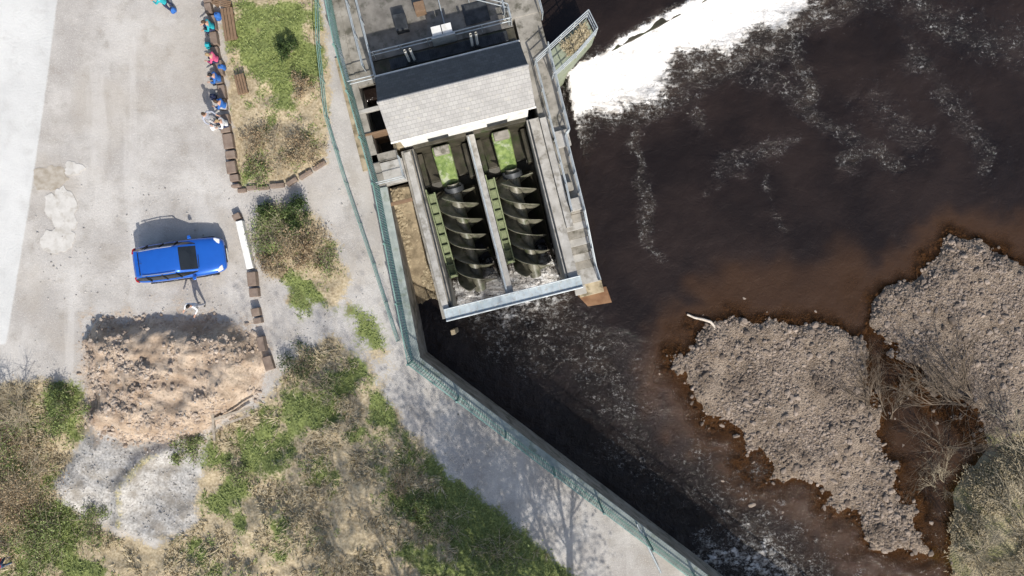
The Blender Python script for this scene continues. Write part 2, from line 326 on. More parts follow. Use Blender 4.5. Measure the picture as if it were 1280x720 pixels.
foam_glint=np.maximum.reduce(parts); rap=np.maximum(gl([(740,520),(860,620),(960,680),(1000,760)],3.0,.6),gl([(620,420),(760,480)],2.5,.5)); rough=np.clip(np.maximum(foam_glint*1.3,rap),0,1)
h=h+wav*(.05+.32*rough*np.where(dn>0,1,0)+.2*near*(dn<40))+wav2*(.03+.16*rough)
deep=np.clip((h-bedz(Xw,Yw)),0,3)
n=NT('river_water')
wr=n.mapping((.45,1.6,1),(0,0,math.radians(55)))
nf=n.noise(1.5,11,.68,1.0); nf2=n.noise(6,7,.7,.8); nf3=n.noise(2.2,8,.65,.8,wr)
nn=n.math('ADD',n.math('MULTIPLY',nf,.38),n.math('ADD',n.math('MULTIPLY',nf2,.32),n.math('MULTIPLY',nf3,.30)))
nn=n.ss(nn,.36,.64); fo=n.attr('foam_glint'); ro=n.attr('rough')
solid=n.ss(n.math('ADD',fo,n.math('MULTIPLY',n.math('SUBTRACT',nn,.5),1.0)),.72,1.2)
def lace(sc,co=None):
    q=n.noise(sc,7,.6,1.2,co); q=n.math('ABSOLUTE',n.math('SUBTRACT',q,.5)); return n.ss(q,.0,.04,1,0)
lc=n.math('MAXIMUM',lace(.9),n.math('MULTIPLY',lace(2.1,wr),.8))
lc=n.math('MULTIPLY',lc,n.ss(nf2,.44,.64)); lc=n.math('MULTIPLY',lc,n.ss(n.math('ADD',fo,n.math('MULTIPLY',n.math('SUBTRACT',nn,.5),.6)),.22,.75)); lc=n.math('MULTIPLY',lc,.8)
fm=n.math('MAXIMUM',solid,lc)
dp=n.attr('deep')
deepc=n.mix(n.ss(n.noise(.25,5,.6),.35,.65),(.012,.0085,.0075),(.022,.015,.0125))
wc=n.mix(n.ss(dp,.3,1.5),(.055,.029,.015),deepc)
wc=n.mix(n.math('MULTIPLY',n.ss(fo,.25,.9,0,.25),nn),wc,(.30,.24,.19))
hb=n.math('ADD',n.noise(2.6,6,.65,.8),n.math('ADD',n.math('MULTIPLY',n.noise(8,5,.6,.6),.5),n.math('MULTIPLY',fm,.5)))
n.bump(hb,n.ss(ro,.0,.7,.28,1.0),.19)
fc=n.mix(n.ss(n.noise(2.6,9,.72,.6,wr),.40,.60),(.42,.39,.35),(.86,.85,.82)); fc=n.mix(n.ss(fo,1.1,1.5,0,.6),fc,(.86,.85,.83))
colr=n.mix(fm,wc,fc); rg=n.ss(fm,0,1,.07,.8)
n.fin(colr,rg,0,.5); n.b.inputs['IOR'].default_value=1.33
tr=n.n.new('ShaderNodeBsdfTransparent'); tr.inputs[0].default_value=(.50,.38,.27,1); mx=n.n.new('ShaderNodeMixShader')
al=n.math('MAXIMUM',n.ss(dp,.0,.75,.08,1),fm); n.l.new(al,mx.inputs[0]); n.l.new(tr.outputs[0],mx.inputs[1]); n.l.new(n.b.outputs[0],mx.inputs[2]); n.l.new(mx.outputs[0],n.out.inputs[0])
mk('water',np.stack([Xw,Yw,h],-1),gridf(*Xw.shape),n.m,smooth=True,attrs={'foam_glint':foam_glint,'deep':deep,'rough':rough})
ribbon('weir',[P(725,74,-1.5)]+[Vector((a,b,0)) for a,b in crest[1:]],.7,-5,-1.72,m_conc_d)
# ------------------------------------------------------------ rocks
import bmesh
def ico(sub):
    bm=bmesh.new(); bmesh.ops.create_icosphere(bm,subdivisions=sub,radius=1); bm.verts.ensure_lookup_table()
    V=np.array([v.co[:] for v in bm.verts]); Fc=np.array([[v.index for v in f.verts] for f in bm.faces]); bm.free(); return V,Fc
def rocks(name,pos,size,m,sub=1,parent=None,flat=.6):
    V0,F0=ico(sub); N=len(pos); k=len(V0)
    a=rng.random(N)*2*math.pi; sc=np.stack([rng.uniform(.7,1.3,N),rng.uniform(.6,1.0,N),rng.uniform(.4,.8,N)*flat/.6],1)*np.asarray(size)[:,None]
    v=V0[None]*(1+rng.uniform(-.18,.18,(N,k,1)))*sc[:,None]
    til=rng.uniform(-.4,.4,N); y=v[...,1]*np.cos(til)[:,None]-v[...,2]*np.sin(til)[:,None]; z=v[...,1]*np.sin(til)[:,None]+v[...,2]*np.cos(til)[:,None]
    x=v[...,0]*np.cos(a)[:,None]-y*np.sin(a)[:,None]; y2=v[...,0]*np.sin(a)[:,None]+y*np.cos(a)[:,None]
    W=np.stack([x,y2,z],-1)+np.asarray(pos)[:,None]
    return mk(name,W.reshape(-1,3),(F0[None]+(np.arange(N)*k)[:,None,None]).reshape(-1,3),m,parent=parent,smooth=False)
def scatter(n_,x0,x1,y0,y1,fn):
    x=rng.uniform(x0,x1,n_);y=rng.uniform(y0,y1,n_); k=fn(x,y)>rng.random(n_); return x[k],y[k]
def fx(x,y):
    nz=(fbm(x,y,.8,5,22)-.5)*1.9
    return np.maximum(sst(-2.0,1.2,sdf(x,y,bar1)+nz),sst(-2.0,1.2,sdf(x,y,bar2)+nz))*(sdf(x,y,bank)<.8)*(.12+.88*sst(.38,.58,fbm(x,y,.9,4,81)))
x,y=scatter(115000,6,28,-16,6,fx); sz=.025+.085*rng.random(len(x))**4; rocks('gravel_bar',np.stack([x,y,bedz(x,y)+sz*.1],1),sz,m_rock)
x,y=scatter(900,6,27,-14,3,lambda x,y:sst(-3,0,np.maximum(sdf(x,y,bar1),sdf(x,y,bar2)))*(sdf(x,y,bank)<0)); sz=rng.uniform(.09,.2,len(x)); rocks('river_boulders',np.stack([x,y,np.maximum(bedz(x,y)+.02,-3.62)],1),sz,m_rock,2)
x,y=scatter(20000,-21,-11,-8,-1,lambda x,y:sst(-.5,.3,sdf(x,y,poly_rub))*(.05+.95*(fbm(x,y,1.1,3,4)>.48))); sz=.018+.13*rng.random(len(x))**9; rocks('rubble_pile',np.stack([x,y,landz(x,y)+sz*.1],1),sz,m_rub,1)
x,y=scatter(16000,-23,-2,-14,5,lambda x,y:np.where(sdf(x,y,poly_gr2)>-.2,.9,.10)*(landmasks(x,y)[0]<.4)); sz=.015+.05*rng.random(len(x))**3; k=x<xb(y)-.6
rocks('loose_stones',np.stack([x,y,landz(x,y)+.01],1)[k],sz[k],m_grit)
# ------------------------------------------------------------ grass tufts
def tufts(name,x,y,z,hgt,m,nb=9,w=.02,lean=.8,wind=(0,0)):
    N=len(x); a=rng.random((N,nb))*2*math.pi; l=np.asarray(hgt)[:,None]*rng.uniform(.5,1.15,(N,nb)); le=lean*rng.uniform(.3,1.2,(N,nb))
    wx=np.asarray(wind[0]);wy=np.asarray(wind[1])
    if wx.ndim: wx=wx[:,None];wy=wy[:,None]
    dx=np.cos(a)*le+wx; dy=np.sin(a)*le+wy
    bx_=x[:,None]+np.cos(a)*.05*rng.random((N,nb)); by_=y[:,None]+np.sin(a)*.05; bz=np.repeat(z[:,None],nb,1)
    px_=-np.sin(a)*w; py_=np.cos(a)*w
    p0=np.stack([bx_-px_,by_-py_,bz],-1);p1=np.stack([bx_+px_,by_+py_,bz],-1)
    mx_,my_,mz_=bx_+dx*l*.45,by_+dy*l*.45,bz+l*.55
    p2=np.stack([mx_+px_,my_+py_,mz_],-1);p3=np.stack([mx_-px_,my_-py_,mz_],-1)
    ex,ey,ez=bx_+dx*l,by_+dy*l,bz+l*.6
    p4=np.stack([ex+px_*.2,ey+py_*.2,ez],-1);p5=np.stack([ex-px_*.2,ey-py_*.2,ez],-1)
    V=np.stack([p0,p1,p2,p3,p4,p5],2).reshape(-1,3); b=(np.arange(N*nb)*6)[:,None,None]
    Fc=(np.array([[0,1,2,3],[3,2,4,5]])[None]+b).reshape(-1,4)
    return mk(name,V,Fc,m)
gm=lambda x,y:landmasks(x,y)[0]*(x<xb(y)-.5)
x,y=scatter(70000,-25,8,-16,15,lambda x,y:sst(.45,.7,gm(x,y))*(1-dryf(x,y))*(.4+.6*(fbm(x,y,1.2,3,40)>.45)))
tufts('grass',x,y,landz(x,y)-.02,rng.uniform(.07,.2,len(x)),m_grassg,7,.014)
x,y=scatter(50000,-25,8,-16,15,lambda x,y:sst(.5,.75,gm(x,y))*dryf(x,y)*sst(.38,.52,fbm(x,y,.9,4,41))*(sdf(x,y,poly_gc)>0))
fa=fbm(x,y,.6,3,50)*6.0-4.6+rng.normal(0,.5,len(x))
tufts('dry_grass',x,y,landz(x,y)-.03,rng.uniform(.12,.42,len(x)),m_grassd,7,.015,.7,(np.cos(fa)*.5,np.sin(fa)*.5))
x,y=scatter(26000,18,30,-17,0,lambda x,y:sst(.2,1.2,sdf(x,y,bank))*sst(.38,.55,fbm(x,y,.8,3,44))); tufts('bank_grass',x,y,bedz(x,y),rng.uniform(.15,.4,len(x)),m_grassd,6,.014)
# ------------------------------------------------------------ shrubs and trees
def grow(p,d,l,r,dep,A,B,RA,RB,spread=.7,nch=3,up=.1,tips=None,jit=.18):
    q=p.copy(); dd=d.copy(); k=3
    for i in range(k):
        dd=(dd+Vector((random.gauss(0,jit),random.gauss(0,jit),random.gauss(0,jit)+up*.3))).normalized()
        e=q+dd*l/k; r1=r*(1-.22*(i+1)/k*1.5)
        A.append(tuple(q));B.append(tuple(e));RA.append(r*(1-.22*i/k*1.5));RB.append(r1); q=e
        if dep>0:
            for _ in range(nch if i>0 else max(1,nch-1)):
                v=Vector((random.gauss(0,1),random.gauss(0,1),random.gauss(0,1)*.7+up)); v-=v.dot(dd)*dd
                if v.length<.01: continue
                nd=(dd+v.normalized()*spread*random.uniform(.6,1.3)).normalized()
                grow(q,nd,l*random.uniform(.45,.75),r1*.55,dep-1,A,B,RA,RB,spread,nch,up,tips,jit)
    if tips is not None and dep<=1: tips.append(tuple(q))
def leaves(name,C,m,size=.06,parent=None):
    C=np.asarray(C);N=len(C); a=rng.normal(size=(N,3));a/=np.linalg.norm(a,axis=1,keepdims=True); b=rng.normal(size=(N,3)); b=np.cross(a,b); b/=np.linalg.norm(b,axis=1,keepdims=True)+1e-9
    s_=(size*rng.uniform(.5,1.4,N))[:,None]
    V=np.stack([C-a*s_,C+b*s_*.5,C+a*s_,C-b*s_*.5],1).reshape(-1,3)
    return mk(name,V,np.arange(N*4).reshape(N,4),m,parent=parent)
def shrub(name,px,py,r,h_,m,nl=2500,bare=0,size=.045,z=None,twig=None,clumps=14):
    c=P(px,py); z=float(landz(np.array([c.x]),np.array([c.y]))[0]) if z is None else z
    e=empty(name); A=[];B=[];RA=[];RB=[];base=Vector((c.x,c.y,z)); C=[]
    for i in range(clumps):
        a=random.random()*6.283; rr=r*math.sqrt(random.random()); t=base+Vector((math.cos(a)*rr,math.sin(a)*rr,h_*random.uniform(.35,1)*(1-.5*(rr/r)**2)))
        root=base+Vector((math.cos(a)*rr*.3,math.sin(a)*rr*.3,0)); A.append(tuple(root));B.append(tuple(t));RA.append(.02);RB.append(.008)
        for k in range(5+bare):
            f=random.uniform(.3,1); q=root.lerp(t,f); v=Vector((random.gauss(0,1),random.gauss(0,1),random.uniform(.1,1))).normalized()*r*random.uniform(.25,.55)
            A.append(tuple(q));B.append(tuple(q+v));RA.append(.008);RB.append(.003)
        n_=int(nl/clumps*random.uniform(.4,1.6)); sg=random.uniform(.12,.26); g_=rng.normal(size=(n_,3))*np.array([sg,sg,.15])*r*1.1+np.array(t); g_=g_[g_[:,2]>z+.02]; C.append(g_)
    tubes('branches',A,B,RA,RB,twig or m_twig,4,e)
    if nl: leaves('foliage',np.concatenate(C),m,size,e)
    return e
shrub('flowering_shrub',350,292,1.25,.9,m_leafg,3000,6,clumps=22);shrub('flowering_shrub',392,312,1.0,.6,m_leafb,2600,10);shrub('flowering_shrub',340,330,.7,.5,m_leafb,1200,8);shrub('flowering_shrub',412,330,.6,.4,m_leafg,700,8);shrub('flowering_shrub',365,300,.9,1.0,m_leafb,900,10)
shrub('evergreen_shrub',372,268,.65,1.1,m_leafd,2500);shrub('evergreen_shrub',335,264,.4,.6,m_leafd,900)
shrub('shadow_oval_shrub',362,66,.45,1.3,m_leafd,2600)  # dark shrub added to stand for an oval shadow on the grass
shrub('brown_shrub',345,188,1.3,.5,m_leafb,1600,20);shrub('brown_shrub',385,190,.9,.6,m_leafb,1200,14);shrub('green_shrub',322,215,.7,.4,m_leafg,1200,3);shrub('brown_shrub',378,110,.6,.5,m_leafb,700,8);shrub('brown_shrub',318,180,.6,.4,m_leafb,500,10)
shrub('hedge_shrub',30,588,2.0,1.6,m_leafb,3800,18,clumps=24);shrub('hedge_shrub',85,512,1.0,1.0,m_leafg,3000,3);shrub('hedge_shrub',60,670,1.7,1.0,m_leafg,4600,5,.05,clumps=26);shrub('bramble_bush',20,640,1.6,1.4,m_leafb,3000,14);shrub('bramble_bush',5,550,1.5,1.8,m_leafg,2500,8)
shrub('bare_shrub',22,505,1.6,2.2,m_leafb,200,34);shrub('bare_shrub',10,600,1.3,2.0,m_leafb,200,30);shrub('green_shrub',238,562,.75,.6,m_leafg,2200,2);shrub('green_shrub',375,452,.8,.7,m_leafd,1300,6)
shrub('green_shrub',523,632,.55,.5,m_grassg,1200,2);shrub('bramble_bush',560,650,1.3,.4,m_leafg,1800,5,clumps=22);shrub('bramble_bush',625,690,1.4,.4,m_leafg,1800,5,clumps=22)
shrub('bramble_bush',300,590,.7,.35,m_leafg,1000,3);shrub('bramble_bush',110,650,1.,.6,m_leafg,1800,3);shrub('bramble_bush',510,600,.9,.35,m_leafb,900,8);shrub('bramble_bush',410,485,.9,.35,m_leafg,900,8)
def tree(name,x,y,z,hh,leafm,nl,seed):
    random.seed(seed); e=empty(name); A=[];B=[];RA=[];RB=[];T=[]
    b=Vector((x,y,z)); tr_=b+Vector((.1,.1,hh*.4)); A.append(tuple(b));B.append(tuple(tr_));RA.append(.24);RB.append(.17)
    for i in range(6):
        a=i*1.05+random.random(); f=random.uniform(.7,1); grow(b.lerp(tr_,f),Vector((math.cos(a)*.6,math.sin(a)*.6,.9)).normalized(),hh*.42,.09,3,A,B,RA,RB,.7,2,.25,T)
    tubes('trunk_and_branches',A,B,RA,RB,m_bark,5,e)
    T=np.array(T); idx=rng.integers(0,len(T),nl); leaves('foliage',T[idx]+rng.normal(size=(nl,3))*.3,leafm,.09,e)
tree('birch_tree',.9,-17.6,0,9.5,m_leafg,7000,1);tree('birch_tree',4.2,-18.6,0,10.5,m_leafg,7000,2);tree('birch_tree',-2.6,-19.4,0,12,m_leafg,3500,7);tree('birch_tree',1.4,-20.4,0,16,m_leafg,7000,9)
def bareshrub(name,base,hh,n_,dirb,m,dep=2,seed=1,r=.05,spread=.6):
    random.seed(seed); A=[];B=[];RA=[];RB=[]
    for i in range(n_):
        a=random.random()*6.283; d=(Vector(dirb)+Vector((math.cos(a),math.sin(a),.5))*random.uniform(.2,.8)).normalized()
        grow(Vector(base)+Vector((math.cos(a),math.sin(a),0))*.5*random.random(),d,hh*random.uniform(.6,1),r*random.uniform(.4,1),dep,A,B,RA,RB,spread,3,.1)
    return tubes(name,A,B,RA,RB,m,4)
def bz(px,py): p=P(px,py,-3.2); p.z=max(-3.6,float(bedz(np.array([p.x]),np.array([p.y]))[0])); return p
bareshrub('bare_willow_shrub',bz(1262,640),2.6,8,(-.3,.3,.8),m_twig,2,1,.045,.5);bareshrub('bare_willow_shrub',bz(1215,690),2.4,7,(-.4,.2,.8),m_twig,2,2,.04,.5)
bareshrub('bare_willow_shrub',bz(1275,580),2.6,6,(-.6,.3,.6),m_twig,2,3,.04,.5);bareshrub('bare_willow_shrub',bz(1300,740),3.2,9,(-.3,.3,.9),m_twig,2,4,.05,.5)
bareshrub('bare_willow_shrub',bz(1185,610),1.6,6,(-.6,.4,.5),m_twig,2,8,.03,.5)
bareshrub('fallen_branches',bz(1215,500)+Vector((0,0,.15)),3.0,9,(-1.0,.55,.05),m_twigd,2,5,.05,.35);bareshrub('fallen_branches',bz(1110,520)+Vector((0,0,.1)),2.2,7,(-.5,1.0,.05),m_twigd,2,6,.035,.35)
bareshrub('fallen_branches',bz(1160,470)+Vector((0,0,.15)),2.0,5,(-.8,.1,.1),m_twigd,1,9,.035,.3);bareshrub('fallen_branches',bz(1180,560)+Vector((0,0,.15)),2.4,8,(-.3,.2,.35),m_twigd,2,10,.04,.5)
bareshrub('fallen_branches',bz(1085,510)+Vector((0,0,.1)),2.0,5,(-.35,1.0,.03),m_twigd,2,12,.03,.3)
dl=[P(859,393,-3.4),P(868,397,-3.38),P(878,399,-3.36),P(888,402,-3.35),P(893,408,-3.36),P(893,416,-3.42)]
tubes('driftwood_log',dl[:-1],dl[1:],[.05,.06,.07,.075,.065],[.06,.07,.075,.065,.035],m_drift,8)
# ------------------------------------------------------------ river wall + fence
wall=[P(*p) for p in bnd]
wl=[wall[1]+Vector((0,8,0))]+wall[1:]
ribbon('river_retaining_wall',wl,.5,-5.4,.10,m_conc,off=-.05)
ribbon('wall_coping',wl[3:],.62,.103,.2,mat('coping_stone',(.25,.29,.27),(.37,.40,.37),1.5,.8,streak=((.15,.18,.12),2,.6)),off=-.05)
fp=[Vector((p.x-.1,p.y,.2)) for p in wl[:-1]]
pal=resample(fp,.13); A=[tuple(p) for p in pal];B=[(p.x,p.y,1.9+.0) for p in pal]
fence=empty('palisade_fence')
tubes('pales',A,B,.016,.014,m_fence,4,fence)
A=[];B=[]
for a,b in zip(fp[:-1],fp[1:]):
    for z in (.45,1.85): A.append((a.x-.04,a.y-.03,z));B.append((b.x-.04,b.y-.03,z))
tubes('rails',A,B,.035,.035,m_fence,4,fence)
po=resample(fp,2.6); tubes('posts',[(p.x-.06,p.y-.04,0) for p in po],[(p.x-.06,p.y-.04,2.0) for p in po],.055,.055,m_fence,4,fence)
ip=[P(400,-40),P(402,60),P(412,150),P(436,230),P(470,330),P(500,425)]
railing('path_handrail',ip,m_fence,1.1,(1.1,.75,.4),1.8,.02)
# ------------------------------------------------------------ hydro station
st=empty('hydro_power_station')
def lb(name,u0,u1,v0,v1,z0,z1,m,parent=st,bev=.02): return prism(name,[tuple(L(u,v)[:2]) for u,v in ((u0,v0),(u1,v0),(u1,v1),(u0,v1))],z0,z1,m,parent,bev)
lb('pit_left_wall',-.32,.3,-.2,8.1,-5,0,m_conc); lb('pit_left_coping',-.2,.12,-.1,8.0,.003,.12,m_conc_l)
lb('pit_divider_wall',2.92,3.3,.25,8.1,-5,-.02,m_conc_l); lb('pit_right_wall',5.9,6.5,-.2,8.1,-5,.05,m_conc_l)
tubes('pit_wall_pipe',[tuple(L(3.0,.4,.06))],[tuple(L(3.0,8.0,.06))],.05,.05,m_steel,8,st)
tubes('pit_wall_conduit',[tuple(L(.22,.2,.06)),tuple(L(6.0,.2,.12))],[tuple(L(.22,8.0,.06)),tuple(L(6.0,8.0,.12))],.04,.04,m_dark,8,st)
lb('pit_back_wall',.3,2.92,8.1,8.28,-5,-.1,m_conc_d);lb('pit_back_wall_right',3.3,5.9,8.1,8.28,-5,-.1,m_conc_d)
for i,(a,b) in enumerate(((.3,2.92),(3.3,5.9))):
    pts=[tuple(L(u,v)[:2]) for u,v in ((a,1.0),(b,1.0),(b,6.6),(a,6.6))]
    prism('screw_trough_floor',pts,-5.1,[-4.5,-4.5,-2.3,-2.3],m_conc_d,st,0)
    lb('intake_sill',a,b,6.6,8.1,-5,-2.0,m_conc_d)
    cu=(a+b)/2
    pm=[tuple(L(u,v)[:2]) for u,v in ((cu-.46,6.15),(cu+.40,6.2),(cu+.42,8.0),(cu-.50,8.0))]
    prism('mossy_bearing_cover',pm,[-1.9,-1.9,-1.0,-1.0],[-1.35,-1.35,-.25,-.25],m_moss,st,.12)
    lb('cover_upstand',cu-.4,cu+.35,7.55,7.95,-.6,-.15,m_conc,st,.05)
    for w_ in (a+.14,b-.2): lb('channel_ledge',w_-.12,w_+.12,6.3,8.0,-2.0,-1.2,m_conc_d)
    sp=[tuple(L(u,v)[:2]) for u,v in ((a+.03,1.7),(a+.09,1.7),(a+.09,6.1),(a+.03,6.1))]
    prism('screw_side_plate',sp,[-3.6,-3.6,-1.8,-1.8],[-2.1,-2.1,-.45,-.45],m_greenst,st,0)
    sp=[tuple(L(u,v)[:2]) for u,v in ((a+.10,1.7),(a+.46,1.7),(a+.46,5.9),(a+.10,5.9))]
    prism('screw_guide_plate',sp,[-2.5,-2.5,-.9,-.9],[-2.42,-2.42,-.82,-.82],m_greenst,st,0)
    sp=[tuple(L(u,v)[:2]) for u,v in ((a+.40,1.7),(a+.46,1.7),(a+.46,5.9),(a+.40,5.9))]
    prism('screw_guide_rail',sp,[-2.4,-2.4,-.8,-.8],[-2.2,-2.2,-.6,-.6],m_greenst,st,0)
    for k in range(9):
        v=1.8+k*.5; z=-2.15+(v-1.7)*.375; lb('guide_rib',a+.09,a+.40,v,v+.06,z-.24,z-.08,m_greenst,bev=0)
def screw(cu):
    e=empty('archimedes_screw'); a=L(cu,1.05,-3.35); b=L(cu,5.75,-1.38); d=(b-a); ln_=d.length; d.normalize(); s_=U.copy(); t_=s_.cross(d); 
    R=1.04; r0=.30; pitch=2.5; V=[];Fc=[]
    for st_ in range(3):
        N=150; base=len(V)
        for i in range(N+1):
            w=i/N*ln_; an=w/pitch*2*math.pi+st_*2*math.pi/3
            for k in range(5):
                r=r0-.02+(R-r0)*k/4; p=a+d*(w+ .10*((k/4)))+(s_*math.cos(an)+t_*math.sin(an))*r; V.append(tuple(p))
        for i in range(N):
            for k in range(4): q=base+i*5+k; Fc.append((q,q+1,q+6,q+5))
    o=mk('helical_blades',V,np.array(Fc),m_blade,smooth=True,parent=e); m=o.modifiers.new('s','SOLIDIFY'); m.thickness=.035; m.offset=0
    tubes('shaft',[tuple(a-d*.3)],[tuple(b+d*.5)],r0,r0,m_blade,24,e); tubes('bearing',[tuple(b+d*.1)],[tuple(b+d*.35)],.5,.5,m_dark,24,e)
    V=[];K=20
    for i in range(2):
        p=a if i==0 else b
        for k in range(K+1):
            an=math.pi+math.pi*k/K; V.append(tuple(p+(s_*math.cos(an)+(-t_ if t_.z<0 else t_)*math.sin(an))*1.12))
    Fc=[(k,k+1,K+2+k,K+1+k) for k in range(K)]
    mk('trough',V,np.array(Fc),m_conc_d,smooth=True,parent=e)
screw(1.68);screw(4.66)
wb=empty('outfall_walkway')
lb('deck',-.15,6.6,-.28,.2,.06,.2,m_bluesteel,wb); lb('edge_beam',-.15,6.6,-.36,-.283,-.22,.3,m_steel,wb); lb('rear_beam',-.15,6.6,.203,.26,-.1,.3,m_steel,wb)
for k in range(23): lb('grating_bar',-.05+k*.29,-.02+k*.29,-.275,.195,.203,.222,m_steel,wb,0)
lb('support_post',-.2,.02,-1.1,-.85,-5,-1.2,m_tan,st)
gbz=empty('generator_house')
lb('walls',-.12,6.02,8.285,10.85,-1.2,2.55,m_white,gbz)
for u0 in (1.1,4.0): lb('louvre',u0,u0+1.0,8.25,8.28,-.1,.5,m_dark,gbz,0)
def roofs(name,v0,z0,v1,z1,m):
    pts=[tuple(L(u,v)[:2]) for u,v in ((-.4,v0),(6.28,v0),(6.28,v1),(-.4,v1))]
    zb=[z0,z0,z1,z1]; return prism(name,pts,[z-.1 for z in zb],zb,m,gbz,.01)
roofs('roof_south_slope',8.12,2.6,9.575,4.0,m_slate);roofs('roof_north_slope',11.1,2.55,9.579,4.0,slate('roof_slate_shaded',(.085,.09,.095),(.12,.125,.13)))  # north slope: same slate darkened, its shade put into the colour
a=L(-.42,9.577,4.02);b=L(6.3,9.577,4.02); tubes('ridge_tile',[tuple(a)],[tuple(b)],.07,.07,m_slate,8,gbz)
tubes('gutter',[tuple(L(-.42,8.09,2.47)),tuple(L(-.42,11.17,2.42))],[tuple(L(6.3,8.09,2.47)),tuple(L(6.3,11.17,2.42))],.05,.05,m_white,8,gbz)
for u in (-.16,6.06):
    V=[L(u,8.285,2.5),L(u,10.85,2.5),L(u,9.577,3.85)]; V+= [p+U*.1*(1 if u<0 else -1) for p in V]
    mk('gable_end',[tuple(p) for p in V],[[0,1,2],[5,4,3],[0,3,4,1],[1,4,5,2],[2,5,3,0]],m_white,parent=gbz)
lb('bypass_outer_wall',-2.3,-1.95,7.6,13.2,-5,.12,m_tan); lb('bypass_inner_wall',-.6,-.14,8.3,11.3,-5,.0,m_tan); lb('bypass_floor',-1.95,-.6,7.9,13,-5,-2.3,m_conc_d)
lb('bypass_platform',-1.95,-.34,6.7,7.8,-.45,.05,m_conc_l); lb('bypass_platform_slab',-1.75,-.5,7.85,8.25,-.2,.1,m_conc)
lb('bypass_gate',-1.9,-.62,9.2,9.3,-2.3,.2,m_wood); lb('bypass_gate_beam',-1.98,-.55,10.3,10.5,-.1,.12,m_conc_l)
lb('bypass_crossbeam',-1.95,-.33,5.7,5.85,-.3,0,m_wood);
railing('platform_railing',[L(-1.9,6.75,.05),L(-.4,6.75,.05),L(-.4,7.75,.05)],m_steel,1.1,(1.1,.6),1.2,.022)
pts=[tuple(L(u,v)[:2]) for u,v in ((-1.75,0.6),(-.33,0.6),(-.33,6.7),(-1.75,6.7))]
prism('stone_bank',pts,-5,[-3.6,-3.8,-1.0,-1.3],mat('silted_stone',(.16,.125,.08),(.36,.29,.19),1.5,.9,streak=((.08,.065,.04),1.2,.8)),st,0)
N=1100;uu=rng.uniform(-1.65,-.4,N);vv=rng.uniform(.5,6.6,N); pos=[tuple(L(a,b,-3.75+(b-.6)*.42+.05)) for a,b in zip(uu,vv)]
rocks('pitched_stones',pos,.04+.14*rng.random(N)**2,mat('tan_stone',(.18,.14,.085),(.44,.37,.25),2,.9,island=True),1,st)
lb('intake_deck_slab',-.6,6.4,11.25,12.6,-.3,0,m_conc_d); lb('intake_forebay_slab',-.6,6.4,12.65,16.5,-.35,-.05,mat('deck_concrete',(.13,.12,.105),(.23,.215,.19),1.5,.8,streak=((.07,.07,.055),2,.7)))
lb('intake_left_deck',-1.9,-.62,11.6,20,-.3,.05,m_conc); lb('trash_screen',.2,6.0,12.0,12.5,.02,.10,m_dark)
for k in range(58): lb('screen_bar',.3+k*.1,.315+k*.1,12.02,12.48,.1,.13,m_dark,st,0)
tubes('penstock_pipes',[tuple(L(-.5,11.45,.35)),tuple(L(-.5,11.75,.25))],[tuple(L(6.4,11.45,.35)),tuple(L(6.4,11.75,.25))],[.09,.05],[.09,.05],m_bluesteel,10,st)
for u in (1.15,1.4,4.25,4.5):
    tubes('sluice_gate_spindle',[tuple(L(u,12.15,.05))],[tuple(L(u,12.15,1.9))],.06,.06,m_white,10,st); lb('gate_pedestal',u-.1,u+.1,12.03,12.27,.14,.32,m_dark)
eb=empty('control_cabinet')
for u in (2.55,3.05): lb('cabinet_body',u,u+.42,12.75,13.2,-.05,.95,m_white,eb,.03); lb('cabinet_lid',u-.02,u+.44,12.73,13.22,.953,1.0,m_white,eb,.01)
lb('cabinet_frame',2.45,3.58,12.62,12.7,-.05,1.1,m_steel,eb)
lb('stop_log_stack',.9,1.5,13.6,14.4,-.05,.5,m_dark,empty('stop_log_stack'));lb('valve_box',2.0,2.5,14.2,14.7,-.05,.6,m_wood,empty('valve_box'));lb('hatch_cover',4.2,5.4,13.2,14.2,-.045,.03,m_dark,empty('hatch_cover'))
g2=empty('rake_gantry')
tubes('gantry_rails',[tuple(L(-.5,12.75,1.0)),tuple(L(-.5,12.75,.55)),tuple(L(3.2,14.8,1.0)),tuple(L(3.2,14.8,.1)),tuple(L(3.2,13,.1))],[tuple(L(6.3,12.75,1.0)),tuple(L(6.3,12.75,.55)),tuple(L(6.3,14.8,1.0)),tuple(L(6.3,14.8,.1)),tuple(L(3.2,15.8,.1))],.03,.03,m_steel,6,g2)
A=[tuple(L(u,12.75,0)) for u in np.linspace(-.4,6.2,6)];B=[(a[0],a[1],1.0) for a in A]; tubes('gantry_posts',A,B,.03,.03,m_steel,6,g2)
railing('deck_railing',[L(-1.85,11.65,.05),L(-.55,11.65,.05),L(-.55,15.8,.05)],m_steel);railing('deck_railing',[L(-1.0,12.2,.05),L(-1.0,17,.05)],m_steel)
railing('deck_railing',[L(-1.85,11.65,.05),L(-1.95,17,.05)],m_steel,1.1,(1.1,.75,.4))
railing('deck_railing',[L(4.6,14.3,-.05),L(6.3,13.4,-.05),L(6.3,12.7,-.05)],m_steel);railing('deck_railing',[L(4.0,15.6,-.05),L(6.2,14.6,-.05)],m_steel)
rw=empty('riverside_walkway')
lb('walkway_slab_upper',6.52,7.75,7.0,13.4,-5.3,.0,m_conc,rw); lb('walkway_slab_mid',6.52,7.55,3.2,6.997,-5.3,-.15,m_conc,rw); 
lb('walkway_inner_kerb',6.52,6.85,2.6,8.0,-.1,.28,m_conc_l,rw)
for k in range(7): lb('step',6.52+.0,7.5,3.19-.38*(k+1),3.187-.38*k,-5.3,-.3-.16*k,m_conc_l if k%2 else m_conc,rw)
lb('landing',6.52,7.6,-.25,.527,-5.3,-1.3,m_conc_l,rw)
